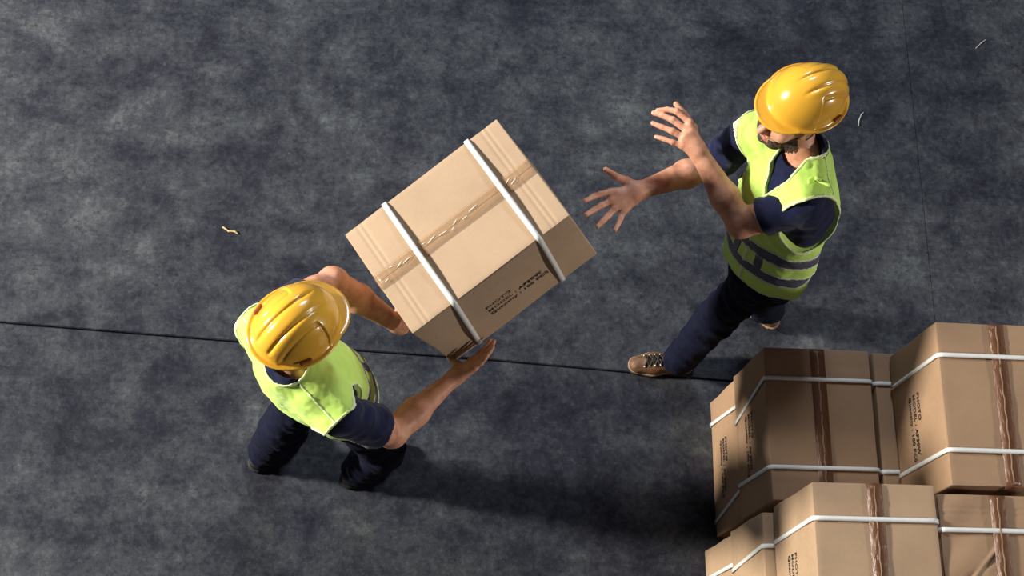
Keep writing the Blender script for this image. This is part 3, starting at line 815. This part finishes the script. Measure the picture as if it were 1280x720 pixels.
# ---- the man reaching for the box (right)
RF = V(1.66, 1.86, 0)
R = dict(pelvis=V(1.5933, 1.8790, 0.9500), neck=V(1.575, 2.070, 1.485), sl=V(1.5849, 1.9224, 1.4300), sr=V(1.4197, 2.1853, 1.4200),
         head=V(1.5080, 2.1602, 1.6200), head_frame=frame(V(-.90, -.42, .00)), hat=V(1.5337, 2.1890, 1.6900), hat_frame=frame(V(-.90, -.42, .07)),
         el=V(1.4100, 1.8967, 1.2800), er=V(1.3555, 2.1682, 1.1800),
         hip_l=V(1.5781, 1.8321, 0.9200), knee_l=V(1.5219, 1.8040, 0.5000), ank_l=V(1.4734, 1.7558, 0.1200), toe_l=(-1.0, -.02),
         hip_r=V(1.6264, 1.9174, 0.9200), knee_r=V(1.7236, 1.9284, 0.5000), ank_r=V(1.8711, 1.9910, 0.1200), toe_r=(-.75, .65), raise_r=.02, pitch_r=.15,
         bands=(.20, .09), hem=.0, loose=.017, sleeve=(.150, .205), holes=((.165, .045, .185, .055, .165), (.122, .012, .160, .095, .150)), smile=True, beard=True, tab=True, brown=True)
R['hr'] = dict(wrist=V(1.0585, 2.0128, 1.2600), normal=nrm(V(-.1, -.45, .9)),
    fingers=[[V(0.9527, 2.0007, 1.2600), V(0.9151, 1.9886, 1.2620), V(0.8879, 1.9746, 1.2700), V(0.8575, 1.9536, 1.2800)],
             [V(0.9558, 1.9696, 1.2550), V(0.9209, 1.9487, 1.2570), V(0.8936, 1.9288, 1.2650), V(0.8632, 1.9051, 1.2750)],
             [V(0.9704, 1.9453, 1.2500), V(0.9442, 1.9137, 1.2500), V(0.9254, 1.8919, 1.2570), V(0.9036, 1.8666, 1.2650)],
             [V(1.0025, 1.9371, 1.2450), V(0.9904, 1.9093, 1.2450), V(0.9803, 1.8857, 1.2500), V(0.9663, 1.8570, 1.2600)]],
    thumb=[V(1.0087, 2.0422, 1.2700), V(0.9716, 2.0487, 1.2850), V(0.9303, 2.0692, 1.2950)])
R['hl'] = dict(wrist=V(1.2363, 2.1070, 1.4000), normal=nrm(V(-.35, .75, -.3)),
    fingers=[[V(1.1975, 2.1956, 1.4450), V(1.1527, 2.2329, 1.4500), V(1.1216, 2.2419, 1.4400), V(1.0901, 2.2417, 1.4300)],
             [V(1.1878, 2.1724, 1.4350), V(1.1399, 2.2034, 1.4400), V(1.1064, 2.2244, 1.4300), V(1.0781, 2.2367, 1.4200)],
             [V(1.1807, 2.1464, 1.4250), V(1.1380, 2.1656, 1.4300), V(1.1073, 2.1836, 1.4200), V(1.0764, 2.2017, 1.4100)],
             [V(1.1765, 2.1205, 1.4150), V(1.1424, 2.1291, 1.4180), V(1.1167, 2.1434, 1.4100), V(1.0884, 2.1554, 1.4000)]],
    thumb=[V(1.2190, 2.1949, 1.4050), V(1.1886, 2.2378, 1.4200), V(1.1575, 2.2733, 1.4250)])
person('bearded man in yellow hard hat reaching out with open hands for the box', Vector(RF), R)

# ------------------------------------------------------------ litter on the floor
def litter(name, label, cat, pts, r, m):
    pts = [np.array(p) for p in pts]; o_ = pts[0]; v = Vol(np.min(pts, 0) - .02, np.max(pts, 0) + .02, .002)
    for a, b in zip(pts, pts[1:]): v.add(cap(a, b, r, r * .8), .003)
    o = link(name, v.mesh(name, m, o_)); o.location = o_; o['label'] = label; o['category'] = cat
p = V(-0.4654, 2.2952, 0.0040)
litter('straw', 'short pale straw lying on the dark floor at left', 'straw', [p, p + V(.025, -.018, .002), p + V(.05, -.018, .002), p + V(.062, -.026, 0)], .0042, M['straw'])
p = V(2.4009, 2.9585, 0.0030)
litter('plastic_shred', 'thin curved pale shred on the floor beside the right hard hat', 'litter', [p, p + V(.006, .03, 0), p + V(.02, .06, 0), p + V(.03, .07, 0)], .0028, M['scrap'])
p = V(3.0281, 3.4121, 0.0030)
litter('plastic_shred', 'thin straight pale shred on the floor at the upper right', 'litter', [p, p + V(.03, .03, 0), p + V(.055, .05, 0)], .0026, M['scrap'])
